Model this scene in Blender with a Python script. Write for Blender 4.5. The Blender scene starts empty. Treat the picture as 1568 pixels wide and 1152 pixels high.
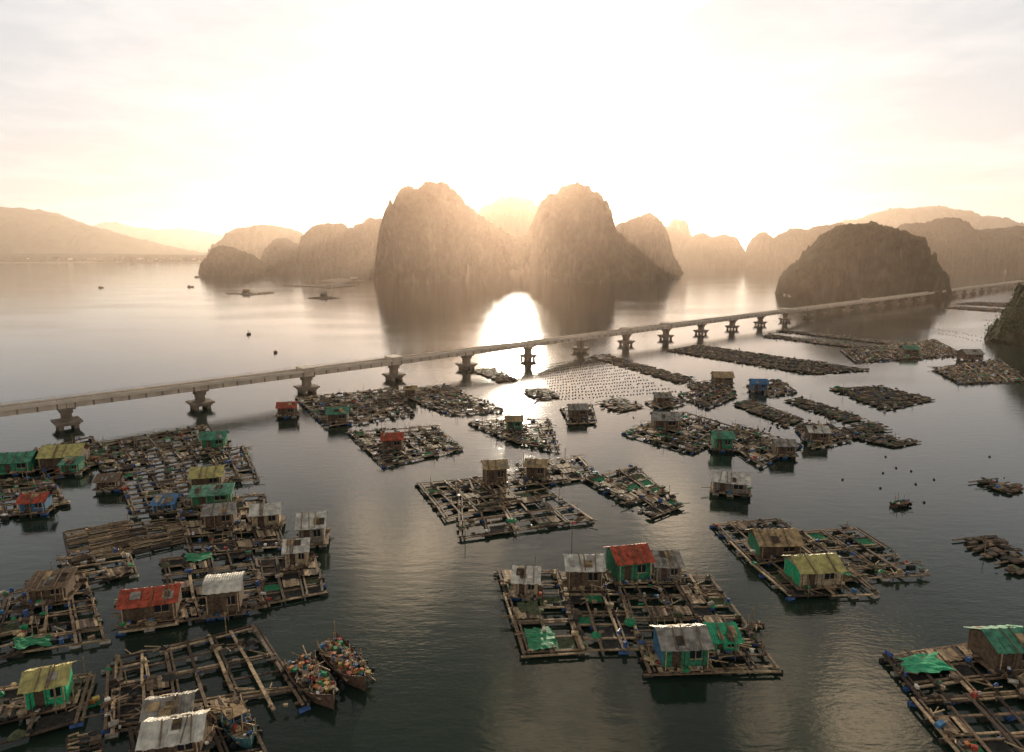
import bpy, math, random
from mathutils import Vector, noise
random.seed(7)
R=random.random
def U(a,b): return a+(b-a)*random.random()

# ------------------------------------------------------------------ survey of the bay
HC=40.0; PITCH=math.radians(10.41); CP=math.cos(PITCH); SP=math.sin(PITCH); F=1045.0
def ray(px,py):
    x=(px-784)/F; v=(576-py)/F
    return Vector((x,CP+v*SP,-SP+v*CP))
def G(px,py,z=0.0):
    d=ray(px,py); t=(HC-z)/(-d.z)
    return Vector((d.x*t,d.y*t,z))
def Q(px,py,D):
    d=ray(px,py); t=D/d.y
    return d.x*t, HC+d.z*t

# ------------------------------------------------------------------ materials
MATS=[]; MI={}
def mat(name,col,rough=0.8,var=0.35,scale=3.0,bump=0.0,metal=0.0,spec=0.3,col2=None,stretch=(1,1,1)):
    m=bpy.data.materials.new(name); m.use_nodes=True
    nt=m.node_tree; b=nt.nodes['Principled BSDF']
    tc=nt.nodes.new('ShaderNodeTexCoord'); mp=nt.nodes.new('ShaderNodeMapping')
    mp.inputs['Scale'].default_value=stretch
    n=nt.nodes.new('ShaderNodeTexNoise'); n.inputs['Scale'].default_value=scale; n.inputs['Detail'].default_value=4
    r=nt.nodes.new('ShaderNodeValToRGB')
    c1=tuple(c*(1-var) for c in col); c2=col2 or tuple(min(1,c*(1+var)) for c in col)
    r.color_ramp.elements[0].position=.35; r.color_ramp.elements[0].color=(*c1,1)
    r.color_ramp.elements[1].position=.65; r.color_ramp.elements[1].color=(*c2,1)
    nt.links.new(tc.outputs['Object'],mp.inputs[0]); nt.links.new(mp.outputs[0],n.inputs['Vector'])
    nt.links.new(n.outputs['Fac'],r.inputs[0]); nt.links.new(r.outputs[0],b.inputs['Base Color'])
    b.inputs['Roughness'].default_value=rough; b.inputs['Metallic'].default_value=metal
    b.inputs['Specular IOR Level'].default_value=spec
    if bump>0:
        bp=nt.nodes.new('ShaderNodeBump'); bp.inputs['Distance'].default_value=bump
        nt.links.new(n.outputs['Fac'],bp.inputs['Height']); nt.links.new(bp.outputs[0],b.inputs['Normal'])
    MI[name]=len(MATS); MATS.append(m); return m
mat('wood_dark',(.075,.048,.031)); mat('wood',(.2,.13,.078)); mat('wood_pale',(.46,.32,.19)); mat('bamboo',(.31,.21,.115))
mat('foam_float',(.4,.34,.27)); mat('drum_blue',(.05,.10,.24),.5); mat('plastic_white',(.68,.62,.54),.5,.2)
mat('net_green',(.03,.22,.09),.7); mat('tarp_green',(.03,.36,.16),.6,.3); mat('cloth_red',(.36,.06,.035)); mat('orange_paint',(.5,.17,.05),.6)
mat('net_dark',(.04,.035,.028)); mat('net_brown',(.12,.08,.052)); mat('rope_tan',(.32,.23,.13)); mat('tarp_blue',(.05,.16,.30),.6)
mat('roof_tin',(.60,.53,.43),.5,.35,1.2); mat('roof_grey',(.30,.26,.21),.55,.4,1.5); mat('roof_red',(.42,.075,.035),.6,.4,1.5)
mat('roof_tan',(.42,.28,.14),.65,.35,1.5); mat('roof_yellow',(.48,.40,.14),.6,.3,1.5); mat('roof_green',(.08,.24,.14),.6,.4,1.5)
mat('wall_brown',(.13,.085,.052)); mat('wall_green',(.04,.18,.09),.7,.35); mat('wall_blue',(.05,.13,.22),.7,.3); mat('wall_cream',(.38,.29,.18)); mat('wall_grey',(.19,.16,.13)); mat('wall_yellow',(.42,.28,.10))
mat('glass_dark',(.02,.022,.025),.15,.1); mat('door_wood',(.09,.055,.035)); mat('rubber',(.02,.02,.02))
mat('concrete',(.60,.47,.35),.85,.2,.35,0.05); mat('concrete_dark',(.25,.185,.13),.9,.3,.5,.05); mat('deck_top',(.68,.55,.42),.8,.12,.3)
mat('hull_wood',(.12,.07,.045)); mat('hull_teal',(.07,.15,.15))
mat('net_olive',(.09,.10,.045)); mat('yellow_plastic',(.5,.33,.06),.5); mat('straw',(.46,.33,.17))
CL=['wood_dark','wood','wood_pale','foam_float','drum_blue','plastic_white','net_dark','wood_dark','wood_pale','net_dark','net_brown','net_brown','rope_tan','straw','wood','wood_dark','net_dark','net_olive','wood','rope_tan','net_brown','plastic_white','cloth_red','net_green','tarp_blue']

class MB:
    def __init__(s): s.v=[]; s.f=[]; s.m=[]
    def add(s,vs,fs,mt):
        o=len(s.v); s.v+= [tuple(a) for a in vs]; s.f+=[tuple(i+o for i in f) for f in fs]; s.m+=[MI[mt]]*len(fs)
    def box(s,c,sz,mt,rot=0,tilt=0):
        x,y,z=sz[0]/2,sz[1]/2,sz[2]/2; ca,sa=math.cos(rot),math.sin(rot); vs=[]
        for k in (-1,1):
            for i,j in ((-1,-1),(1,-1),(1,1),(-1,1)):
                a,b,h=i*x,j*y,k*z+tilt*i*x
                vs.append((c[0]+a*ca-b*sa,c[1]+a*sa+b*ca,c[2]+h))
        s.add(vs,[(3,2,1,0),(4,5,6,7),(0,1,5,4),(1,2,6,5),(2,3,7,6),(3,0,4,7)],mt)
    def beam(s,p,q,w,h,mt):
        p=Vector(p);q=Vector(q);d=q-p
        if d.length<1e-4:return
        d.normalize(); up=Vector((0,0,1)) if abs(d.z)<.95 else Vector((1,0,0))
        sd=d.cross(up).normalized()*w/2; u=sd.cross(d).normalized()*h/2
        vs=[p-sd-u,p+sd-u,p+sd+u,p-sd+u,q-sd-u,q+sd-u,q+sd+u,q-sd+u]
        s.add(vs,[(0,1,2,3),(7,6,5,4),(0,4,5,1),(1,5,6,2),(2,6,7,3),(3,7,4,0)],mt)
    def cyl(s,p,q,r,mt,n=8,r2=None):
        p=Vector(p);q=Vector(q);d=(q-p).normalized(); up=Vector((0,0,1)) if abs(d.z)<.9 else Vector((1,0,0))
        a=d.cross(up).normalized(); b=a.cross(d); r2=r if r2 is None else r2; vs=[]
        for c,rr in((p,r),(q,r2)):
            for i in range(n):
                t=2*math.pi*i/n; vs.append(c+a*math.cos(t)*rr+b*math.sin(t)*rr)
        fs=[(i,(i+1)%n,n+(i+1)%n,n+i) for i in range(n)]+[tuple(range(n))[::-1],tuple(range(n,2*n))]
        s.add(vs,fs,mt)
    def heap(s,c,r,h,mt,n=9):
        vs=[];k=[U(.75,1.25) for _ in range(n)]
        for ring,(rr,hh) in enumerate(((1,0),(.8,.55),(.4,.95))):
            for i in range(n):
                t=2*math.pi*i/n; q=k[i]*rr*r*U(.9,1.1); vs.append((c[0]+math.cos(t)*q,c[1]+math.sin(t)*q,c[2]+hh*h*U(.8,1.15) if ring else c[2]))
        vs.append((c[0],c[1],c[2]+h*1.02)); fs=[]
        for a in range(2):
            for i in range(n): fs.append((a*n+i,a*n+(i+1)%n,(a+1)*n+(i+1)%n,(a+1)*n+i))
        for i in range(n): fs.append((2*n+i,2*n+(i+1)%n,3*n))
        s.add(vs,fs,mt)
    def obj(s,name,parent=None,loc=None,rot=0,smooth=False):
        me=bpy.data.meshes.new(name); me.from_pydata(s.v,[],s.f)
        used=sorted(set(s.m)); rm={u:i for i,u in enumerate(used)}
        for u in used: me.materials.append(MATS[u])
        me.polygons.foreach_set('material_index',[rm[i] for i in s.m])
        if smooth: me.polygons.foreach_set('use_smooth',[True]*len(s.f))
        me.update(); o=bpy.data.objects.new(name,me); bpy.context.collection.objects.link(o)
        if parent: o.parent=parent
        if loc is not None: o.location=loc
        o.rotation_euler=(0,0,rot); return o
def empty(name,loc,rot=0):
    e=bpy.data.objects.new(name,None); bpy.context.collection.objects.link(e); e.location=loc; e.rotation_euler=(0,0,rot); return e

def clutter(mb,p,rot=0,big=1.0,z=.55):
    k=R(); mt=random.choice(CL); s=big
    x,y=p[0],p[1]
    if k<.36: mb.box((x,y,z+.2*s),(U(.3,1.1)*s,U(.25,.8)*s,.4*s*U(.4,1.3)),mt,rot+U(-.5,.5))
    elif k<.44: mb.cyl((x,y,z),(x,y,z+.7*s*U(.7,1.1)),.25*s,random.choice(['drum_blue','plastic_white','rope_tan','wood_dark','drum_blue','net_dark']),9)
    elif k<.52:
        a=U(0,3.14); mb.cyl((x-.4*math.cos(a)*s,y-.4*math.sin(a)*s,z+.22),(x+.4*math.cos(a)*s,y+.4*math.sin(a)*s,z+.22),.23*s,random.choice(['drum_blue','foam_float','net_dark','net_dark']),8)
    elif k<.74: mb.heap((x,y,z-.02),U(.35,.9)*s,U(.2,.5)*s,random.choice(['net_dark','net_brown','net_brown','net_olive','rope_tan','net_brown','net_dark','net_green']))
    elif k<.92:
        for i in range(3): mb.cyl((x+U(-.2,.2),y+U(-.2,.2),z+.06+.1*i),(x+U(-1.9,1.9),y+U(-1.2,1.2),z+.1+.1*i),.06,random.choice(['bamboo','wood_pale','wood']),5)
    else:
        mb.cyl((x,y,0),(x+U(-.1,.1),y+U(-.1,.1),z+U(1.0,2.4)),.05,'bamboo',5)

def raft(q,c=1.0,style='grid',cell=3.0,nets=.15,deck=.12,tarp=.02,cx=None,name='fish_farm_raft',sheets=()):
    A,B,C,D=[G(*p) for p in q]
    def P(u,v,z=0):
        w=(A*(1-u)+B*u)*(1-v)+(D*(1-u)+C*u)*v; return Vector((w.x,w.y,z))
    lu=((B-A).length+(C-D).length)/2; lv=((D-A).length+(C-B).length)/2
    ctr=P(.5,.5); mb=MB(); far=ctr.y>170
    if cx: nu,nv=cx
    else: nu,nv=max(1,round(lu/cell)),max(1,round(lv/cell))
    rot=math.atan2((B-A).y,(B-A).x)
    jit=lambda:U(-.14,.14)
    if style=='poles':
        n=max(3,int(lv/.5))
        for j in range(n+1):
            v=j/n
            for s in range(3):
                if R()<.12: continue
                a=s/3+U(-.04,.02); b=(s+1)/3+U(-.02,.05); a=max(a,U(0,.04)); b=min(b,U(.95,1))
                mb.cyl(P(a,v,.42+U(-.05,.05)),P(b,v+U(-.3,.3)/n,.42+U(-.05,.1)),.09,random.choice(['bamboo','wood','wood_dark','wood_pale']),5)
        for i in range(nu+1):
            mb.beam(P(i/nu,0,.3),P(i/nu,1,.3),.3,.14,'wood_dark')
    elif style=='mat':
        n=max(3,int(lv/1.1)); m=max(3,int(lu/1.3))
        for j in range(n):
            for i in range(m):
                if R()<.14 or (i in(0,m-1) and R()<.35): continue
                w=P((i+.5+U(-.3,.3))/m,(j+.5+U(-.3,.3))/n)
                mb.box((w.x,w.y,.3+U(0,.12)),(lu/m*U(.5,1.2),lv/n*U(.4,1.15),.15+.25*R()),random.choice(['net_brown','wood','wood_dark','net_dark','bamboo','net_brown','net_olive','net_dark']),rot+U(-.2,.2))
        for j in range(0,n+1,2): mb.beam(P(0,j/n,.3),P(1,j/n,.3),.25,.14,'wood')
    if style in('grid','bare'):
        for j in range(nv+1):
            for off in ((-.28,.28) if (j%2==0) else (0,)):
                d=(D-A).normalized()*off
                segs=max(1,nu//2)
                for s in range(segs):
                    if R()<.06: continue
                    p0=P(s/segs,j/nv,.42+U(-.03,.03))+d; p1=P((s+1)/segs,j/nv,.42+U(-.03,.03))+d
                    p0.x+=jit();p0.y+=jit();p1.y+=jit(); e_=(p1-p0).normalized()*U(0,.5); mb.beam(p0-e_,p1+e_,U(.2,.32),.12,random.choice(['wood','wood_pale','wood','bamboo','wood_dark']))
        for i in range(nu+1):
            segs=max(1,nv//2)
            for s in range(segs):
                if R()<.06: continue
                p0=P(i/nu,s/segs,.57+U(-.03,.03)); p1=P(i/nu,(s+1)/segs,.57+U(-.03,.03)); p0.x+=jit(); p1.x+=jit(); e_=(p1-p0).normalized()*U(0,.5)
                mb.beam(p0-e_,p1+e_,U(.22,.36),.12,random.choice(['wood','wood_pale','wood','wood_dark']))
                if i%2==0: mb.beam(p0+Vector((.5,0,-.02)),p1+Vector((.5,0,-.02)),.2,.12,random.choice(['wood_dark','wood']))
        for i in range(nu+1):
            for j in range(nv+1):
                if R()<.7:
                    w=P(i/nu,j/nv); a=rot+U(-.3,.3); mb.cyl((w.x-.5*math.cos(a),w.y-.5*math.sin(a),.08),(w.x+.5*math.cos(a),w.y+.5*math.sin(a),.08),.27,random.choice(['drum_blue','foam_float','net_dark','net_dark','foam_float']),8)
        for i in range(nu):
            for j in range(nv):
                k=R(); u0,u1,v0,v1=(i+.12)/nu,(i+.92)/nu,(j+.12)/nv,(j+.92)/nv
                if k<deck:
                    n=max(3,int(lu/nu/.35))
                    for s in range(n):
                        if R()<.08: continue
                        u=u0+(u1-u0)*(s+.5)/n; mb.beam(P(u,v0+U(-.06,.06)/nv,.68+.01*(s%2)),P(u,v1+U(-.05,.05)/nv,.68+.01*(s%2)),.29,.05,random.choice(['wood','wood_pale','wood_dark','bamboo']))
                elif k<deck+nets:
                    mb.add([P(u0,v0,.36),P(u1,v0,.36),P(u1,v1,.36),P(u0,v1,.36),P((u0+u1)/2,(v0+v1)/2,.12)],[(1,0,4),(2,1,4),(3,2,4),(0,3,4)],random.choice(['net_dark','net_brown','net_dark','net_green','net_olive','net_dark']))
    # draped nets and tarpaulins lying over part of the frame
    for (u0,v0,u1,v1,mt) in sheets:
        n=7; base=len(mb.v); vs=[];fs=[]
        for j in range(n+1):
            for i in range(n+1):
                e=.03 if (i in(0,n) or j in(0,n)) else 0
                w=P(u0+(u1-u0)*(i/n)+U(-e,e),v0+(v1-v0)*(j/n)+U(-e,e)); vs.append((w.x,w.y,.74+.16*noise.noise(Vector((i*.8,j*.8,u0*9)))+.05*R()))
        for j in range(n):
            for i in range(n): a=j*(n+1)+i; fs.append((a,a+1,a+n+2,a+n+1))
        mb.add(vs,fs,mt)
    num=int(lu*lv*.2*c)+3
    for _ in range(num):
        if style=='grid' or style=='bare':
            if R()<.5: u,v=random.randint(0,nu)/nu+U(-.35,.35)/lu,R()
            else: u,v=R(),random.randint(0,nv)/nv+U(-.35,.35)/lv
        else: u,v=R(),R()
        u=min(max(u,.01),.99); v=min(max(v,.01),.99)
        w=P(u,v); clutter(mb,w,rot,U(.35,1.0)*(1.15 if far else 1),.62)
    return mb.obj(name)

def house(px,py,wpx,wall='wall_brown',roof='roof_grey',rot=0,h=2.3,dr=.85,kind='gable',name='floating_house',side=None):
    wpx*=.93
    p=G(px,py); t=p.y/ray(px,py).y; w=wpx*t/F; d=w*dr; rot=math.radians(rot)
    h=min(h,w*.62+.4)
    e=empty(name,(p.x,p.y+d*.4,.0),rot); z0=.72
    b=MB()
    b.box((0,0,z0-.07),(w+1.1,d+1.2,.12),'wood')
    n=int((w+1.1)/.5)
    for i in range(n): b.box((-(w+1.1)/2+.25+i*.5,-d/2-.28,z0+.01),(.42,.62,.05),random.choice(['wood','wood_pale','wood_dark']))
    for i in(-1,0,1):
        for j in(-1,1): b.cyl((i*w*.42-.5,j*d*.42,.2),(i*w*.42+.5,j*d*.42,.2),.36,random.choice(['drum_blue','foam_float','net_dark']),9)
    b.obj('platform',e)
    b=MB(); t=.09
    b.box((0,d/2-t/2,z0+h/2),(w,t,h),wall)
    b.box((-w/2+t/2,0,z0+h/2),(t,d-2*t-.004,h),side or wall); b.box((w/2-t/2,0,z0+h/2),(t,d-2*t-.004,h),side or wall)
    dx0,dx1=-w*.30,-w*.30+min(.9,w*.25); wx0,wx1=w*.10,w*.36; yf=-d/2+t/2
    def seg(x0,x1,a,c): b.box(((x0+x1)/2,yf,z0+(a+c)/2),(x1-x0,t,c-a),wall)
    dh=min(1.95,h*.85); s0,s1=h*.38,h*.76
    seg(-w/2,dx0,0,h); seg(dx0,dx1,dh,h); seg(dx1,wx0,0,h); seg(wx0,wx1,0,s0); seg(wx0,wx1,s1,h); seg(wx1,w/2,0,h)
    if kind=='gable':
        rh=d*.25
        b.add([(-w/2+.01,-d/2+.01,z0+h),(-w/2+.01,d/2-.01,z0+h),(-w/2+.01,0,z0+h+rh)],[(0,1,2)],wall)
        b.add([(w/2-.01,-d/2+.01,z0+h),(w/2-.01,d/2-.01,z0+h),(w/2-.01,0,z0+h+rh)],[(0,2,1)],wall)
    for i in range(int(w/.6)):
        xx=-w/2+.3+i*.6
        if dx0-.1<xx<dx1+.1 or wx0-.1<xx<wx1+.1: continue
        b.box((xx,-d/2-.015,z0+h/2),(.05,.024,h*.98),'wood_dark')
    b.obj('walls',e)
    b=MB(); b.box(((dx0+dx1)/2,yf+.02,z0+dh/2),(dx1-dx0-.01,.04,dh-.01),'door_wood'); b.obj('door',e)
    b=MB(); b.box(((wx0+wx1)/2,yf+.02,z0+(s0+s1)/2),(wx1-wx0-.01,.03,s1-s0-.01),'glass_dark')
    b.box(((wx0+wx1)/2,yf-.03,z0+(s0+s1)/2),(.05,.04,s1-s0-.02),'wood_pale')
    b.box(((wx0+wx1)/2,-d/2-.03,z0+s0-.05),(wx1-wx0+.2,.1,.07),'wood_pale'); b.obj('window',e)
    b=MB(); ov=.38; L=w+2*ov; n=max(8,int(L/.13)); 
    if kind=='gable': prof=[(-d/2-ov-.25,h-.28*ov-.05),(0,h+rh+.06),(d/2+ov,h-.27*ov)]
    elif kind=='shed': prof=[(-d/2-ov-.3,h-.05),(d/2+ov,h+.55)]
    else: prof=[(math.cos(a)*-(d/2+ov*.6),h-.02+math.sin(a)*d*.30) for a in [math.pi*i/8 for i in range(9)]]
    vs=[];fs=[];m=len(prof); sag=U(.03,.10)
    for layer in(0,-.045):
        for i in range(n+1):
            x=-L/2+L*i/n; zz=.022*(1 if i%2 else -1)-sag*math.sin(math.pi*i/n)
            for (y,z) in prof: vs.append((x,y+.06*math.sin(i*.9),z0+z+zz+layer+.1))
    N=(n+1)*m
    for i in range(n):
        for j in range(m-1):
            a=i*m+j; fs.append((a,a+m,a+m+1,a+1)); fs.append((N+a+1,N+a+m+1,N+a+m,N+a))
    for i in range(n):
        a=i*m; fs.append((a,N+a,N+a+m,a+m)); a+=m-1; fs.append((a,a+m,N+a+m,N+a))
    b.add(vs,fs,roof)
    if kind!='arch':
        for _ in range(5):
            k=random.randrange(m-1); (y0,q0),(y1,q1)=prof[k],prof[k+1]; s=U(.25,.75); xx=U(-w*.38,w*.38)
            yy=y0+(y1-y0)*s; zz=z0+q0+(q1-q0)*s+.13; dy=(y1-y0)*.2; dz=(q1-q0)*.2; hw=U(.25,.55)
            b.add([(xx-hw,yy-dy,zz-dz),(xx+hw,yy-dy,zz-dz),(xx+hw,yy+dy,zz+dz),(xx-hw,yy+dy,zz+dz)],[(0,1,2,3)],random.choice(['roof_grey','roof_tan','wood_dark',roof,roof]))
        for _ in range(3):
            xx=U(-w*.4,w*.4); b.beam((xx,prof[0][0],z0+prof[0][1]+.16),(xx+U(-.3,.3),prof[1][0]*.9,z0+prof[1][1]+.16),.1,.07,'wood')
    b.obj('roof',e)
    b=MB()
    for s in(-1,1): b.cyl((s*w*.47,-d/2-ov-.1,z0),(s*w*.47,-d/2-ov-.1,z0+h-.12),.05,'wood_pale',6)
    for _ in range(12):
        s=random.choice((-1,1)); 
        if R()<.5: clutter(b,(U(-w*.5,w*.5),-d/2-.45),0,.6,z0+.03)
        else: clutter(b,(s*(w/2+.3),U(-d*.5,d*.5)),0,.65,z0)
    b.obj('porch_and_belongings',e)
    return e

def boat(p0,p1,beam_ratio=.3,hullm='hull_wood',cargo=1.0,cabin=True,name='fishing_boat',h=1.1):
    a=G(*p0); b_=G(*p1); d=b_-a; L=d.length; ang=math.atan2(d.y,d.x); c=(a+b_)/2
    h=min(h,L*.16); e=empty(name,c,ang); W=L*beam_ratio; n=14
    b=MB(); vs=[];fs=[]
    for i in range(n+1):
        s=i/n; x=-L/2+L*s
        wd=W/2*(math.sin(math.pi*min(1,(s*.8+.18)))**.6)*(1 if s<.75 else max(.03,1-((s-.75)/.25)**2)); sh=h*(.75+.9*abs(s-.42)**1.8*2)
        pts=[(wd,sh),(wd*.98,sh-.12),(wd*.85,.15),(wd*.35,-.3),(0,-.4)]
        ring=[(x,y,z) for y,z in pts]+[(x,-y,z) for y,z in pts[::-1][1:]]
        wi=max(.01,wd-.14); ring+=[(x,-wi,sh-.02),(x,-wi*.85,.45*h),(x,wi*.85,.45*h),(x,wi,sh-.02)]
        vs+=ring
    k=13
    for i in range(n):
        for j in range(k): fs.append((i*k+j,i*k+(j+1)%k,(i+1)*k+(j+1)%k,(i+1)*k+j))
    fs.append(tuple(range(k))); fs.append(tuple(n*k+j for j in range(k))[::-1])
    b.add(vs,fs,hullm); b.obj('hull',e)
    b=MB()
    for i in range(9): b.box((-L*.4+L*.085*i,0,h*.62),(L*.07,W*.74,.06),random.choice(['wood','wood_pale','wood_dark']))
    b.obj('deck',e)
    if cabin:
        b=MB(); cx=-L*.22; lw=L*.26; ch=min(1.4,L*.2)
        b.box((cx,0,h*.62+ch/2+.03),(lw,W*.6,ch),'wall_blue' if hullm=='hull_teal' else 'wall_brown')
        for s in(-1,1): b.box((cx,s*(W*.3+.01),h*.62+ch*.7),(lw*.55,.03,ch*.3),'glass_dark')
        b.box((cx-lw/2-.01,0,h*.62+ch*.5),(.03,W*.2,ch*.8),'door_wood'); b.box((cx+lw/2+.01,0,h*.62+ch*.7),(.03,W*.4,ch*.3),'glass_dark')
        b.box((cx,0,h*.62+ch+.07),(lw+.5,W*.75,.08),'roof_tan'); b.obj('wheelhouse',e)
    b=MB()
    for _ in range(int(42*cargo)):
        s=U(-.42,.38); clutter(b,(L*s,U(-.32,.32)*W),0,.5,h*.66+(1.3 if cabin and -.33<s<-.1 else U(0,.35)))
        if R()<.65: b.box((L*U(-.4,.38),U(-.32,.32)*W,h*.7+U(.1,.5)),(U(.2,.6),U(.2,.5),U(.15,.4)),random.choice(['orange_paint','cloth_red','yellow_plastic','rope_tan','tarp_blue','net_green','rope_tan','cloth_red','wood_dark','orange_paint']),U(0,3))
    if cargo>.2:
        for s in(-1,1):
            for i in range(5):
                x=-L*.35+L*.16*i; b.cyl((x,s*W*.5,h*.55),(x+.15,s*W*.5,h*.55),.26,'rubber',10)
        b.cyl((L*.15,0,h*.6),(L*.15,0,h*.6+min(2.6,L*.4)),.05,'wood_pale',6)
    else:
        b.beam((-L*.1,-W*.3,h*.75),(L*.2,W*.35,h*.8),.08,.05,'wood_pale')
    b.obj('cargo_and_fittings',e); return e

# ------------------------------------------------------------------ rafts
raft([(762,880),(850,880),(888,1003),(803,1008)],1.5,nets=.35,sheets=[(.1,.78,.62,.98,'net_green'),(.15,.45,.5,.6,'net_olive')])
raft([(853,885),(938,884),(985,1000),(893,1002)],2.0,nets=.2,cell=2.4)
raft([(942,890),(1085,888),(1190,1030),(992,1036)],2.0,nets=.18,cell=2.5,sheets=[(.02,.86,.3,.99,'straw')])
house(895,906,56,'wall_brown','roof_tin',0,2.4); house(964,895,56,'wall_green','roof_red',12,2.5,1.0)
house(1022,896,40,'wall_grey','roof_grey',0,2.0,kind='shed'); house(806,918,38,'wall_cream','roof_tin',-4,1.7,kind='shed')
house(1045,1028,74,'wall_green','roof_grey',4,2.2,.8,side='wall_blue'); house(1108,1006,42,'tarp_green','tarp_green',0,1.3,.7,kind='shed',name='net_shed')
raft([(1092,808),(1188,800),(1262,852),(1150,868)],.8,cell=2.8,nets=.1); raft([(1150,868),(1262,852),(1340,915),(1210,918)],1.4,sheets=[(.75,.3,.98,.6,'tarp_green')])
raft([(1200,822),(1308,814),(1420,886),(1290,892)],1.8,cell=2.6,nets=.22)
house(1190,858,66,'wall_brown','roof_tan',2,1.8,.8,side='wall_green'); house(1250,903,70,'wall_cream','roof_yellow',6,2.0,.75,side='tarp_green')
raft([(1355,1013),(1558,983),(1640,1062),(1412,1080)],1.6,nets=.15,cell=2.6,sheets=[(.05,.1,.34,.5,'tarp_green')]); raft([(1400,1080),(1640,1064),(1740,1160),(1475,1170)],1.4,cell=2.6)
house(1548,1030,76,'wall_brown','roof_green',5,2.1,.8)
raft([(640,745),(742,735),(800,772),(682,798)],.6,cell=2.7); raft([(700,745),(800,728),(905,800),(706,827)],.9,cell=3)
raft([(790,716),(885,704),(915,733),(822,745)],2.0); raft([(897,738),(972,718),(1043,778),(1000,795)],2.2,nets=.3)
house(757,745,36,'wall_brown','roof_tan',10,2.8); house(822,737,32,'wall_brown','roof_tan',-8,2.2)
raft([(720,650),(840,645),(855,692),(790,680)],2.6); house(787,662,26,'wall_green','roof_tan',0,2.0)
raft([(535,665),(665,656),(705,690),(588,716)],2.4); house(600,692,32,'wall_brown','roof_red',8,2)
raft([(455,612),(598,598),(632,636),(500,656)],2.4); house(438,640,28,'wall_brown','roof_red',10,2); house(516,650,32,'wall_brown','roof_green',8,2)
raft([(600,602),(680,592),(768,630),(690,636)],2.4); house(628,612,18,'wall_brown','roof_tan',5)
raft([(800,600),(838,596),(858,610),(822,614)],.6,'mat'); raft([(722,568),(760,565),(792,583),(765,586)],.5,'mat')
raft([(860,628),(905,622),(912,650),(872,652)],1.8); house(885,643,28,'wall_brown','roof_grey',5,2)
raft([(912,618),(950,610),(986,624),(945,633)],.8,'mat')
raft([(955,665),(1045,634),(1130,660),(1060,695)],2.4); raft([(1090,668),(1130,655),(1225,685),(1165,717)],2.4,nets=.3)
house(1020,660,40,'wall_brown','roof_grey',-3,2); house(1107,692,30,'wall_green','roof_green',-5,2.4); house(1202,702,30,'wall_brown','roof_grey',-5,2)
raft([(990,618),(1028,610),(1048,618),(1010,628)],1.2); house(1015,622,24,'wall_brown','roof_grey',0,1.8)
raft([(1040,606),(1112,590),(1128,608),(1082,626)],1.8); house(1108,590,30,'wall_brown','roof_tan',-5,1.9)
raft([(903,547),(925,543),(1066,582),(1040,588)],.5,'mat'); raft([(1050,590),(1080,585),(1095,594),(1060,597)],.5,'mat')
raft([(1020,538),(1070,529),(1336,568),(1240,574)],.4,'mat')
raft([(1163,516),(1178,513),(1340,532),(1318,535)],.3,'mat'); raft([(1188,508),(1200,506),(1405,528),(1385,531)],.3,'mat')
raft([(1288,538),(1430,522),(1475,545),(1310,556)],1.5); house(1395,545,22,'wall_brown','roof_green',-5,1.9)
raft([(1428,566),(1530,552),(1568,584),(1470,588)],1.8); house(1490,553,28,'wall_brown','roof_grey',0,2)
raft([(1270,596),(1350,594),(1432,613),(1352,630)],.9,'mat'); raft([(1145,592),(1190,584),(1218,602),(1180,608)],1.4); house(1163,601,24,'wall_blue','tarp_blue',-5,2)
raft([(1122,620),(1150,614),(1232,645),(1205,655)],.9,'mat'); raft([(1200,615),(1228,610),(1326,643),(1290,648)],.6,'mat')
raft([(1215,655),(1240,648),(1410,678),(1370,686)],.9,'mat'); raft([(1220,660),(1268,652),(1300,676),(1245,690)],1.3); house(1253,680,30,'wall_brown','roof_tin',-5,2)
raft([(1300,652),(1345,648),(1366,660),(1322,664)],.5,'mat')
house(1122,760,54,'wall_grey','roof_tin',-18,1.9,.7)
raft([(1483,741),(1528,735),(1572,750),(1545,758)],1.0,'mat'); raft([(1458,830),(1525,823),(1610,872),(1560,888)],.5,'mat')
raft([(1440,472),(1470,470),(1560,476),(1540,479)],.3,'mat'); raft([(1462,466),(1500,463),(1620,470),(1590,473)],.3,'mat')
# left farms
raft([(-60,745),(78,736),(102,775),(-60,812)],2.4,nets=.3); house(22,728,46,'wall_green','roof_green',12,2); house(90,720,58,'wall_brown','roof_yellow',14,2.1); house(50,790,36,'wall_blue','roof_red',14,1.7); house(108,728,26,'wall_green','roof_green',10,1.5,kind='shed')
raft([(55,692),(140,672),(155,712),(70,738)],2.1); raft([(128,685),(315,655),(345,700),(160,726)],2.4,cell=2.8); house(325,690,36,'wall_green','roof_green',14,1.9)
raft([(180,730),(298,712),(335,775),(205,792)],1.8,cell=2.6); raft([(322,702),(372,688),(393,738),(345,742)],1.8)
house(314,752,46,'wall_brown','roof_yellow',14,2.0); house(250,790,30,'wall_blue','tarp_blue',12,1.3,kind='shed'); house(165,753,32,'wall_brown','wood',8,1.3)
raft([(98,818),(200,800),(205,850),(110,872)],.3,'poles'); raft([(185,808),(283,796),(292,832),(205,852)],.4,'poles')
raft([(270,775),(400,762),(432,842),(292,852)],2.4,deck=.5); house(322,778,60,'wall_green','roof_green',14,1.6,.5,kind='shed'); house(334,812,44,'wall_brown','roof_grey',14,2); house(405,812,42,'wall_cream','roof_tin',14,2.0)
house(474,838,40,'wall_grey','roof_tin',12,2.7,1.3); house(452,872,34,'wall_cream','roof_tin',12,2.0,1.2)
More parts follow.
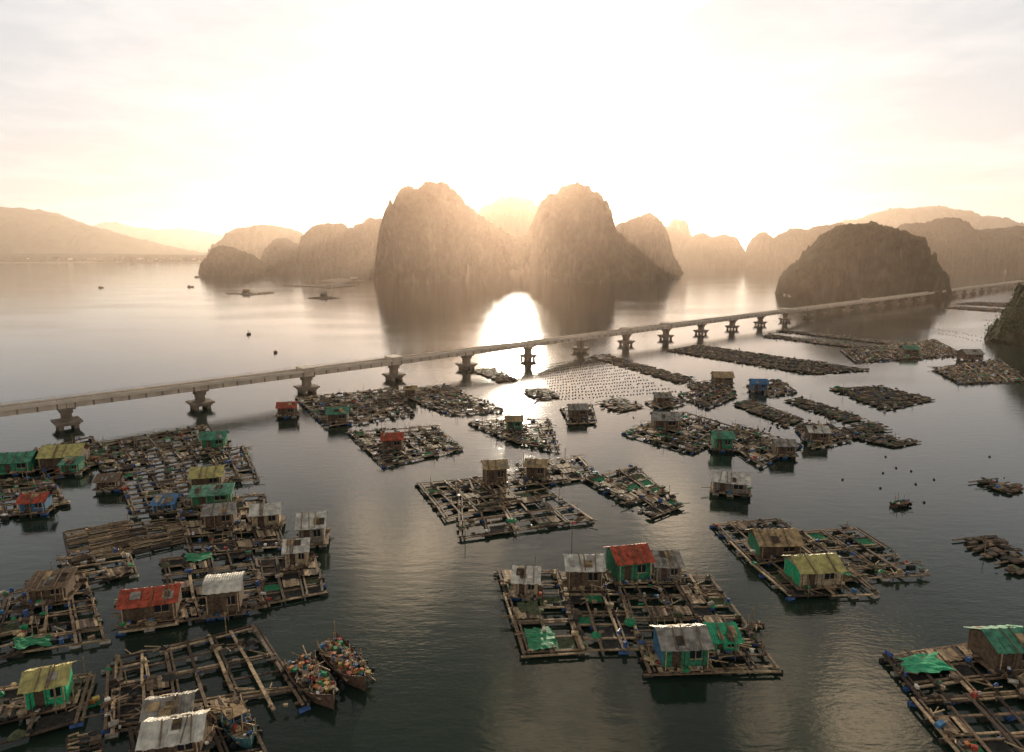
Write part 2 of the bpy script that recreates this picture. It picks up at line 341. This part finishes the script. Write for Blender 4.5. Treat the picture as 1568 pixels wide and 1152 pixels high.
raft([(250,862),(380,846),(405,935),(272,958)],1.5,cell=2.5,sheets=[(.25,.0,.55,.14,'net_green')]); raft([(392,862),(482,856),(496,912),(402,930)],.8,nets=.8,cell=2.4); house(340,946,50,'wall_brown','roof_tin',14,3.0,1.0,kind='arch'); raft([(182,925),(268,915),(272,960),(186,972)],.6,deck=.6); house(226,956,80,'wall_brown','roof_red',16,2.0,.65)
raft([(90,862),(192,850),(206,884),(125,902)],2.8,deck=.5)
raft([(48,895),(128,885),(162,985),(20,1006)],1.9,cell=2.5,sheets=[(.0,.86,.4,.99,'net_green')]); raft([(-90,935),(60,905),(30,1006),(-120,1050)],1.9,cell=2.6); house(72,925,54,'wall_brown','wood',14,1.5,.8,kind='shed')
raft([(180,1018),(388,966),(466,1088),(172,1128)],1.1,cell=2.5,nets=.06,deck=.06); raft([(165,1030),(225,1018),(240,1110),(165,1122)],2.6,nets=.3)
raft([(200,1125),(380,1100),(420,1190),(220,1230)],1.0,deck=.4)
house(256,1125,64,'wall_grey','roof_grey',16,1.5,.7); house(262,1172,84,'wall_brown','roof_tin',14,1.8,.7)
raft([(0,1062),(138,1040),(118,1112),(-40,1158)],2.4,deck=.3); house(68,1092,56,'tarp_green','roof_yellow',22,2.2,.9); raft([(105,1135),(150,1128),(160,1170),(105,1180)],.3,'poles')
boat((452,1020),(512,1088),.38,'hull_wood',2.2,False); boat((500,990),(560,1060),.34,'hull_wood',1.8,False)
boat((352,1100),(385,1150),.42,'hull_teal',.5,True); boat((128,1084),(154,1078),.4,'tarp_green',.05,False,'rowing_boat',.5)
boat((1366,777),(1392,772),.4,'hull_wood',.3,False,'rowing_boat',.6); boat((1460,1140),(1500,1160),.3,'plastic_white',.1,False,'rowing_boat',.5); boat((1150,962),(1170,958),.4,'hull_wood',.1,False,'rowing_boat',.5)
for q in ([(470,457),(500,454),(522,457),(495,459)],[(362,450),(380,447),(402,451),(378,453)],[(430,438),(455,436),(482,438),(450,440)],[(395,449),(410,447),(420,449),(405,451)],[(490,430),(520,427),(560,430),(520,434)],[(470,438),(520,434),(545,438),(500,442)],[(345,449),(355,448),(362,450),(350,451)]):
    raft(q,.12,'mat',name='fish_farm_raft')
house(495,456,9,'wall_brown','roof_grey',0,2.5); house(376,450,9,'wall_brown','roof_tan',0,2.5); house(542,431,10,'wall_brown','roof_grey',0,3)
for a,b_ in (((287,440),(297,440)),((298,425),(310,425)),((151,441),(159,441)),((378,513),(384,512)),((500,440),(512,439)),((420,541),(424,540))): boat(a,b_,.25,'hull_wood',.3,True,'fishing_boat')
mb=MB(); p=G(875,868); mb.cyl((p.x,p.y,0),(p.x,p.y,6.2),.045,'wood_dark',6); mb.box((p.x,p.y,.3),(.9,.9,.3),'foam_float'); mb.box((p.x+.25,p.y,6.0),(.5,.03,.3),'cloth_red'); mb.obj('marker_mast')
mb=MB()
def buoys(q,nu,nv,r=.27):
    A,B,C,D=[G(*p) for p in q]
    for j in range(nv+1):
        for i in range(nu+1):
            if R()<.08: continue
            u=i/nu+U(-.1,.1)/nu; v=j/nv+U(-.1,.1)/nv; w=(A*(1-u)+B*u)*(1-v)+(D*(1-u)+C*u)*v
            mb.cyl((w.x,w.y,-.1),(w.x,w.y,.12),r,'net_dark',6,r*.8); mb.cyl((w.x,w.y,.12),(w.x,w.y,.24),r*.8,'net_dark',6,r*.25)
buoys([(815,563),(905,548),(1035,600),(860,612)],34,14); buoys([(1180,655),(1225,652),(1150,665),(1120,662)],4,3)
buoys([(1380,500),(1400,498),(1570,528),(1560,534)],1,36)
for px,py in ((1356,700),(1372,717),(1352,725),(1395,722),(1348,748),(1402,742),(1430,735),(1290,735),(1515,700),(985,515),(970,640),(1415,770)):
    w=G(px,py); mb.cyl((w.x,w.y,-.1),(w.x,w.y,.25),.28,'net_dark',8,.12)
mb.obj('oyster_line_buoys')

# ------------------------------------------------------------------ bridge
A0=Vector((-102,152,0)); dr_=Vector((.734,.679,0)).normalized(); ang=math.atan2(dr_.y,dr_.x)
SPN=29.4
br=empty('concrete_bridge',A0,ang)
b=MB(); zb=4.9
for i in range(-4,34):
    x0=i*SPN; x1=x0+SPN-.12; cx=(x0+x1)/2; L=x1-x0
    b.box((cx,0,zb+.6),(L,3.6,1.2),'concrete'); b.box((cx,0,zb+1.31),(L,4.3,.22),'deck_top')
    for s in(-1,1):
        b.box((cx,s*2.05,zb+1.67),(L,.16,.5),'deck_top')
        for k in range(8): b.box((x0+1.7+k*3.7,s*1.86,zb+.6),(.3,.16,1.18),'concrete_dark')
b.obj('deck',br)
b=MB()
for i in range(-4,34):
    x=i*SPN
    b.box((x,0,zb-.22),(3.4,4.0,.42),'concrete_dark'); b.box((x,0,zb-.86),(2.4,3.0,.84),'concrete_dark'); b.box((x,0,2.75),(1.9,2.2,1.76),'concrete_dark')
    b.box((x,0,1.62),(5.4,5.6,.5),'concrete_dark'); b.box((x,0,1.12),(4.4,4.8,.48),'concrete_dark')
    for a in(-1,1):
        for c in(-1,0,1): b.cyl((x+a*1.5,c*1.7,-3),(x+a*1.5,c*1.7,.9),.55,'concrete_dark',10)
b.obj('piers',br)
b=MB()
for i in range(-4,34):
    x=i*SPN
    for s in(-1,1):
        for k in range(0,9): b.cyl((x+1.6+k*3.25,s*2.05,zb+1.92),(x+1.6+k*3.25,s*2.05,zb+2.3),.04,'concrete_dark',5)
        b.beam((x,s*2.05,zb+2.3),(x+SPN,s*2.05,zb+2.3),.06,.06,'concrete_dark')
    if i in(2,3,7,8,12,16):
        b.box((x,0,zb+1.92),(3.4,4.9,1.0),'concrete'); b.box((x,0,zb+2.48),(3.9,5.3,.14),'deck_top')
b.cyl((3*SPN,1.5,zb+2),(3*SPN,1.5,zb+6.5),.07,'concrete_dark',6)
b.obj('parapet_and_shelters',br)

# ------------------------------------------------------------------ karst
def karstmat(name,c1,c2,rock,sc):
    m=bpy.data.materials.new(name); m.use_nodes=True; nt=m.node_tree; N=nt.nodes; Lk=nt.links; b=N['Principled BSDF']; b.inputs['Roughness'].default_value=.95; b.inputs['Specular IOR Level'].default_value=.1
    g=N.new('ShaderNodeNewGeometry'); n=N.new('ShaderNodeTexNoise'); n.inputs['Scale'].default_value=sc; n.inputs['Detail'].default_value=6; n.inputs['Roughness'].default_value=.65; Lk.new(g.outputs['Position'],n.inputs['Vector'])
    r=N.new('ShaderNodeValToRGB'); r.color_ramp.elements[0].position=.42; r.color_ramp.elements[0].color=(*c1,1); r.color_ramp.elements[1].position=.6; r.color_ramp.elements[1].color=(*c2,1); Lk.new(n.outputs['Fac'],r.inputs[0])
    mp=N.new('ShaderNodeMapping'); mp.inputs['Scale'].default_value=(1,1,.35); Lk.new(g.outputs['Position'],mp.inputs[0])
    n2=N.new('ShaderNodeTexNoise'); n2.inputs['Scale'].default_value=sc*.7; n2.inputs['Detail'].default_value=5; Lk.new(mp.outputs[0],n2.inputs['Vector'])
    sx=N.new('ShaderNodeSeparateXYZ'); Lk.new(g.outputs['Normal'],sx.inputs[0])
    mr=N.new('ShaderNodeMapRange'); mr.inputs[1].default_value=.6; mr.inputs[2].default_value=.15; Lk.new(sx.outputs[2],mr.inputs[0])
    mr2=N.new('ShaderNodeMapRange'); mr2.inputs[1].default_value=.54; mr2.inputs[2].default_value=.66; Lk.new(n2.outputs['Fac'],mr2.inputs[0])
    mm=N.new('ShaderNodeMath'); mm.operation='MULTIPLY'; Lk.new(mr.outputs[0],mm.inputs[0]); Lk.new(mr2.outputs[0],mm.inputs[1])
    mx=N.new('ShaderNodeMix'); mx.data_type='RGBA'; Lk.new(mm.outputs[0],mx.inputs[0]); Lk.new(r.outputs[0],mx.inputs[6]); mx.inputs[7].default_value=(*rock,1)
    Lk.new(mx.outputs[2],b.inputs['Base Color'])
    bp=N.new('ShaderNodeBump'); bp.inputs['Distance'].default_value=.5/sc*.3; bp.inputs['Strength'].default_value=.8; Lk.new(n.outputs['Fac'],bp.inputs['Height']); Lk.new(bp.outputs[0],b.inputs['Normal'])
    return m
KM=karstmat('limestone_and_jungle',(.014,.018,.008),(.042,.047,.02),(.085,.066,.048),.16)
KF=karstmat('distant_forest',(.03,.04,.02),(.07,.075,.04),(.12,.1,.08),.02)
def karst(name,pts,D,wy,a=2.4,bb=.75,nx=220,ny=56,mt=KM,rough=1.0,veg=1.6,seed=0):
    P=[Q(x,y,D) for x,y in pts]; x0,x1=P[0][0],P[-1][0]; hm=max(z for _,z in P)
    def ridge(x):
        for k in range(len(P)-1):
            if P[k][0]<=x<=P[k+1][0]:
                s=(x-P[k][0])/max(1e-6,P[k+1][0]-P[k][0]); return P[k][1]*(1-s)+P[k+1][1]*s
        return -5
    vs=[];fs=[]; jz=min(D*.0034,hm*.045)
    for i in range(nx+1):
        x=x0+(x1-x0)*i/nx; rz=ridge(x)+jz*(noise.noise(Vector((x/(D*.011),seed,1)))*1.1+noise.noise(Vector((x/(D*.004),seed,2)))*.9); hh=max(0,rz)/hm
        w=wy*(.30+.70*hh**.7); yc=D+wy*.25*noise.noise(Vector((x/wy*1.3,seed,0)))
        for j in range(ny+1):
            s=-1.08+2.16*j/ny
            y=yc+s*w
            q=Vector((x/wy*2.6+seed,y/wy*2.6,.3)); m_=min(1,abs(s)*3)
            ss=abs(s)*(1+rough*.38*noise.noise(q)*m_+rough*.26*noise.noise(q*3.1)*m_+rough*.14*noise.noise(q*8)*m_)
            if ss>=1: z=-4-(ss-1)*20
            else:
                z=(rz+3)*(1-ss**a)**bb-3
                if z>0: z+=min(veg,hm*.04)*(1.5*(noise.noise(Vector((x,y,0))/(veg*2.4)))+1.4*noise.noise(Vector((x,y,5))/(veg*6)))
            vs.append((x,y,z))
    for i in range(nx):
        for j in range(ny):
            k=i*(ny+1)+j; fs.append((k,k+ny+1,k+ny+2,k+1))
    me=bpy.data.meshes.new(name); me.from_pydata(vs,[],fs); me.materials.append(mt); me.update()
    o=bpy.data.objects.new(name,me); bpy.context.collection.objects.link(o); return o
karst('karst_island',[(556,444),(566,432),(580,420),(592,402),(599,378),(603,352),(611,330),(619,303),(623,292),(632,289),(637,294),(643,291),(652,285),(665,281),(676,283),(686,286),(697,296),(705,302),(712,312),(722,320),(732,330),(745,338),(757,347),(770,355),(790,366),(806,362),(815,345),(823,325),(829,310),(838,302),(852,296),(863,289),(880,287),(893,287),(899,294),(914,301),(918,312),(922,332),(930,348),(942,360),(960,374),(975,388),(990,402),(1010,415),(1030,428)],1050,190,nx=460,ny=100,seed=1.7,veg=2.0)
karst('karst_island',[(690,410),(715,345),(735,322),(748,314),(762,307),(785,301),(803,303),(815,308),(830,322),(850,350),(880,410)],1900,200,seed=3)
karst('karst_island',[(915,415),(928,375),(940,352),(948,342),(962,340),(975,334),(985,330),(993,327),(1001,332),(1010,345),(1017,362),(1022,385),(1032,402),(1042,420)],1260,110,seed=5)
karst('karst_island',[(1000,400),(1008,365),(1014,350),(1026,345),(1033,337),(1046,339),(1053,355),(1060,372),(1070,385),(1090,400)],2000,90,seed=6)
karst('karst_island',[(1048,404),(1056,384),(1062,368),(1068,362),(1078,356),(1086,362),(1092,370),(1098,362),(1108,360),(1120,364),(1125,374),(1130,404)],1800,150,seed=7.4,rough=.5)
karst('karst_island',[(1044,400),(1060,385),(1090,378),(1118,380),(1130,398)],1980,160,seed=27,rough=.4)  # added low backing hill, blocks the bright slits around the island in front
karst('karst_island',[(335,400),(350,366),(357,355),(372,349),(388,348),(400,345),(425,347),(445,351),(462,358),(475,370),(485,380),(500,384),(540,402)],2200,160,seed=8)
karst('karst_island',[(316,420),(320,398),(328,383),(339,377),(352,379),(368,386),(385,391),(402,401),(416,410),(422,420)],1200,60,seed=9)
karst('karst_island',[(408,416),(416,392),(421,374),(430,366),(440,367),(450,375),(462,380),(472,372),(478,354),(488,346),(500,343),(514,345),(526,344),(534,352),(541,357),(548,345),(560,341),(570,335),(583,336),(597,342),(606,352),(616,380),(630,418)],1500,140,nx=300,seed=10)
karst('karst_island',[(500,424),(530,404),(560,396),(600,388),(640,392),(680,424)],1330,120,seed=31,rough=.5)  # added filler ridge, covers the bright gap left of the main island
karst('karst_island',[(1150,410),(1154,380),(1158,362),(1168,357),(1178,364),(1186,367),(1195,361),(1206,358),(1216,350),(1228,353),(1240,353),(1252,346),(1268,347),(1285,341),(1300,350),(1318,380),(1330,408)],1620,110,seed=11)
karst('karst_island',[(1202,452),(1206,430),(1211,412),(1226,404),(1239,400),(1246,388),(1255,376),(1265,363),(1278,353),(1290,346),(1300,345),(1318,343),(1330,345),(1345,348),(1360,350),(1375,353),(1386,361),(1393,376),(1400,388),(1410,397),(1421,405),(1426,422),(1431,452)],620,55,nx=400,ny=100,seed=12,veg=1.3)
karst('karst_island',[(1370,416),(1376,380),(1382,352),(1392,343),(1404,343),(1415,352),(1424,350),(1432,337),(1442,334),(1452,340),(1462,350),(1480,353),(1500,355),(1520,350),(1545,353),(1560,347),(1590,345),(1640,352),(1700,414)],1400,130,nx=320,seed=13)
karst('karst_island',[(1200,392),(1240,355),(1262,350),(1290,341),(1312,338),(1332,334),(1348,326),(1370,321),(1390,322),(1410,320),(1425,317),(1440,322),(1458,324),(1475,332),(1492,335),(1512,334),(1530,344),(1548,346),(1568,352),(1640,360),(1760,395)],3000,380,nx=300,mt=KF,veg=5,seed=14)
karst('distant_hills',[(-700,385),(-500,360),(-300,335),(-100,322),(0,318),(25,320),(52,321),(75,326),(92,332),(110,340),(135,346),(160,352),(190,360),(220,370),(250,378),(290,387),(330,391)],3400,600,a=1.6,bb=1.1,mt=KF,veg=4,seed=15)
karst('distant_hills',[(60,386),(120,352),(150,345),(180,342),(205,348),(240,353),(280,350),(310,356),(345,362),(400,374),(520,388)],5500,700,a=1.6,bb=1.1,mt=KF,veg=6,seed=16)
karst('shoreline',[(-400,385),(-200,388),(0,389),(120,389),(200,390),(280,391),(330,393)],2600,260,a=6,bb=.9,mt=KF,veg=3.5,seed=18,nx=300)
mb=MB()
for _ in range(260):
    px=U(-120,325); x,z=Q(px,396,U(2360,2560)); y=2380+U(-10,150); s=U(4,9)
    if R()<.45:
        mb.box((x,y,9+s*.4),(s*1.6,s,s*.9),random.choice(['wall_cream','plastic_white','wall_grey']),U(-.3,.3)); mb.box((x,y,9+s*.9),(s*1.8,s*1.2,s*.12),'roof_red')
    else: mb.heap((x,y,5),s,s*1.4,'net_olive')
mb.obj('distant_village')
mb=MB(); a=[Q(-400,400,2320),Q(330,400,2320)]
pts=[]
for i in range(41):
    x=a[0][0]+(a[1][0]-a[0][0])*i/40; pts.append((x,2300-60*noise.noise(Vector((i*.3,0,0)))-(40-i)*6,.25))
    pts.append((x,2700,5))
mb.add(pts,[(2*i,2*i+2,2*i+3,2*i+1) for i in range(40)],'rope_tan'); mb.obj('sand_flat')
rk=karst('rocky_islet',[(1530,520),(1536,508),(1546,500),(1558,492),(1567,474),(1580,445),(1620,405),(1680,395),(1760,430),(1800,520)],300,28,nx=200,ny=80,seed=20,veg=.9)
mat('foliage',(.055,.08,.028),.9,.5,.8)
mb=MB(); me=rk.data
cand=[v.co.copy() for v in me.vertices if v.co.z>2]
for _ in range(1100):
    c=random.choice(cand)+Vector((U(-1,1),U(-1,1),U(0,1.4))); s=U(.7,1.9)
    for _k in range(10):
        q=c+Vector((U(-s,s),U(-s,s),U(-s,s)*.8)); n1=Vector((U(-1,1),U(-1,1),U(-1,1))).normalized()*U(.2,.5); n2=n1.cross(Vector((U(-1,1),U(-1,1),U(-1,1)))).normalized()*U(.2,.4)
        mb.add([q-n1,q+n2,q+n1,q-n2],[(0,1,2,3)],'foliage')
mb.obj('jungle_foliage')

# ------------------------------------------------------------------ water
me=bpy.data.meshes.new('water'); S=40000
me.from_pydata([(-S,-2000,0),(S,-2000,0),(S,S,0),(-S,S,0)],[],[(0,1,2,3)])
wm=bpy.data.materials.new('sea_water'); wm.use_nodes=True; nt=wm.node_tree; N=nt.nodes; L=nt.links; b=N['Principled BSDF']
b.inputs['Base Color'].default_value=(.020,.032,.021,1); b.inputs['Roughness'].default_value=.09; b.inputs['IOR'].default_value=1.33
g=N.new('ShaderNodeNewGeometry')
def nz(scale,sx,sy,det=3,rotz=0):
    mp=N.new('ShaderNodeMapping'); mp.inputs['Scale'].default_value=(sx,sy,1); mp.inputs['Rotation'].default_value=(0,0,rotz); L.new(g.outputs['Position'],mp.inputs[0])
    n=N.new('ShaderNodeTexNoise'); n.inputs['Scale'].default_value=scale; n.inputs['Detail'].default_value=det; L.new(mp.outputs[0],n.inputs['Vector']); return n.outputs['Fac']
def mth(op,a,b2,cl=False):
    m=N.new('ShaderNodeMath'); m.operation=op; m.use_clamp=cl
    for i,x in enumerate((a,b2)):
        if isinstance(x,(int,float)): m.inputs[i].default_value=x
        else: L.new(x,m.inputs[i])
    return m.outputs[0]
w1=nz(.45,.6,1.6,2,.1); w2=nz(1.8,.7,1.5,2,-.12); patch=nz(.018,.6,1.2,2,.3)
mr=N.new('ShaderNodeMapRange'); mr.inputs[1].default_value=.42; mr.inputs[2].default_value=.62; mr.inputs[3].default_value=.25; mr.inputs[4].default_value=1; L.new(patch,mr.inputs[0])
hsum=mth('ADD',mth('MULTIPLY',w1,.026),mth('MULTIPLY',mth('MULTIPLY',w2,.024),mr.outputs[0]))
bp=N.new('ShaderNodeBump'); bp.inputs['Distance'].default_value=1.0; bp.inputs['Strength'].default_value=1.0; L.new(hsum,bp.inputs['Height']); L.new(bp.outputs[0],b.inputs['Normal'])
me.materials.append(wm); o=bpy.data.objects.new('water',me); bpy.context.collection.objects.link(o)

# ------------------------------------------------------------------ haze (real volume over the bay)
hm=bpy.data.materials.new('sea_haze'); hm.use_nodes=True; nt=hm.node_tree; nt.nodes.clear()
vo=nt.nodes.new('ShaderNodeVolumeScatter'); vo.inputs['Color'].default_value=(1,.72,.56,1); vo.inputs['Density'].default_value=.00021; vo.inputs['Anisotropy'].default_value=.68
oo=nt.nodes.new('ShaderNodeOutputMaterial'); nt.links.new(vo.outputs[0],oo.inputs['Volume'])
x0,x1,y0,y1,z0,z1=-7000,7000,150,7500,-5,230
me=bpy.data.meshes.new('haze'); me.from_pydata([(x0,y0,z0),(x1,y0,z0),(x1,y1,z0),(x0,y1,z0),(x0,y0,z1),(x1,y0,z1),(x1,y1,z1),(x0,y1,z1)],[],[(3,2,1,0),(4,5,6,7),(0,1,5,4),(1,2,6,5),(2,3,7,6),(3,0,4,7)]); me.materials.append(hm)
o=bpy.data.objects.new('haze',me); bpy.context.collection.objects.link(o)

# ------------------------------------------------------------------ sun + sky
EL=math.radians(7.7); AZ=math.radians(.5)
sd=Vector((math.cos(EL)*math.sin(AZ),math.cos(EL)*math.cos(AZ),math.sin(EL)))
li=bpy.data.lights.new('sun','SUN'); li.energy=5; li.angle=math.radians(.5); li.color=(1,.78,.55)
lo=bpy.data.objects.new('sun',li); bpy.context.collection.objects.link(lo); lo.rotation_euler=(-sd).to_track_quat('-Z','Y').to_euler(); lo.location=sd*500
wd=bpy.data.worlds.new('World'); bpy.context.scene.world=wd; wd.use_nodes=True; nt=wd.node_tree; N=nt.nodes; L=nt.links
bg=N['Background']; bg.inputs['Strength'].default_value=.1
sky=N.new('ShaderNodeTexSky'); sky.sky_type='NISHITA'; sky.sun_disc=False; sky.sun_elevation=EL; sky.sun_rotation=AZ; sky.dust_density=1
tc=N.new('ShaderNodeTexCoord'); dirv=tc.outputs['Generated']
sx=N.new('ShaderNodeSeparateXYZ'); L.new(dirv,sx.inputs[0])
ramp=N.new('ShaderNodeValToRGB'); cr=ramp.color_ramp; L.new(sx.outputs[2],ramp.inputs[0])
st=[(0,(.90,.77,.67)),(.07,(.86,.78,.72)),(.16,(.79,.79,.79)),(.32,(.71,.75,.78)),(.45,(.42,.44,.45)),(.65,(.19,.21,.21)),(1,(.12,.15,.17))]
cr.elements[0].position=0; cr.elements[0].color=(*st[0][1],1); cr.elements[1].position=1; cr.elements[1].color=(*st[-1][1],1)
for p_,c_ in st[1:-1]:
    e=cr.elements.new(p_); e.color=(*c_,1)
def vm(op,a,b2,out=0):
    m=N.new('ShaderNodeVectorMath'); m.operation=op
    for i,x in enumerate((a,b2)):
        if isinstance(x,(tuple,Vector)): m.inputs[i].default_value=tuple(x)
        elif isinstance(x,(int,float)): m.inputs['Scale'].default_value=x
        else: L.new(x,m.inputs['Scale'] if (op=='SCALE' and i==1) else m.inputs[i])
    return m.outputs[out]
dt=vm('DOT_PRODUCT',dirv,sd,1); dt=mth('MAXIMUM',dt,0.0)
def pw(k,amp): return mth('MULTIPLY',mth('POWER',dt,k),amp)
col=vm('ADD',vm('SCALE',sky.outputs[0],.11),vm('SCALE',ramp.outputs[0],9.0))
col=vm('ADD',col,vm('SCALE',(1,.93,.85),pw(40.0,4.0)))
col=vm('ADD',col,vm('SCALE',(1,.84,.64),pw(3500.0,9000.0)))
zc=mth('ADD',sx.outputs[2],.09); cx=N.new('ShaderNodeCombineXYZ'); L.new(mth('DIVIDE',sx.outputs[0],zc),cx.inputs[0]); L.new(mth('DIVIDE',sx.outputs[1],zc),cx.inputs[1])
cn=N.new('ShaderNodeTexNoise'); cn.inputs['Scale'].default_value=1.1; cn.inputs['Detail'].default_value=6; cn.inputs['Roughness'].default_value=.6; L.new(cx.outputs[0],cn.inputs['Vector'])
m1=N.new('ShaderNodeMapRange'); m1.inputs[1].default_value=.45; m1.inputs[2].default_value=.7; L.new(cn.outputs['Fac'],m1.inputs[0])
col=vm('ADD',col,vm('SCALE',(1,.80,.64),mth('MULTIPLY',m1.outputs[0],2.2)))
cn2=N.new('ShaderNodeTexNoise'); cn2.inputs['Scale'].default_value=11; cn2.inputs['Detail'].default_value=5; cn2.inputs['Roughness'].default_value=.6; L.new(dirv,cn2.inputs['Vector'])
m3=N.new('ShaderNodeMapRange'); m3.inputs[1].default_value=.40; m3.inputs[2].default_value=.6; L.new(cn2.outputs['Fac'],m3.inputs[0])
tot=None
for px,py,rad,amp in ((600,855,6,38),(700,840,5,32),(1000,820,6,40),(870,1100,7,34),(1270,1090,7,60)):
    d=ray(px,py); d=Vector((d.x,d.y,-d.z)).normalized()
    k=vm('DOT_PRODUCT',dirv,d,1); m2=N.new('ShaderNodeMapRange'); m2.inputs[1].default_value=math.cos(math.radians(rad)); m2.inputs[2].default_value=1; m2.inputs[4].default_value=amp; L.new(k,m2.inputs[0])
    tot=m2.outputs[0] if tot is None else mth('ADD',tot,m2.outputs[0])
col=vm('ADD',col,vm('SCALE',(1,.72,.44),mth('MULTIPLY',tot,m3.outputs[0])))
L.new(col,bg.inputs['Color'])

# ------------------------------------------------------------------ camera
cd=bpy.data.cameras.new('camera'); co=bpy.data.objects.new('camera',cd); bpy.context.collection.objects.link(co)
co.location=(0,0,HC); co.rotation_euler=(math.radians(90)-PITCH,0,0); cd.lens=24; cd.sensor_width=36; cd.clip_end=80000; cd.clip_start=.5
sc=bpy.context.scene; sc.camera=co; sc.view_settings.view_transform='Standard'; sc.view_settings.look='None'; sc.view_settings.exposure=0
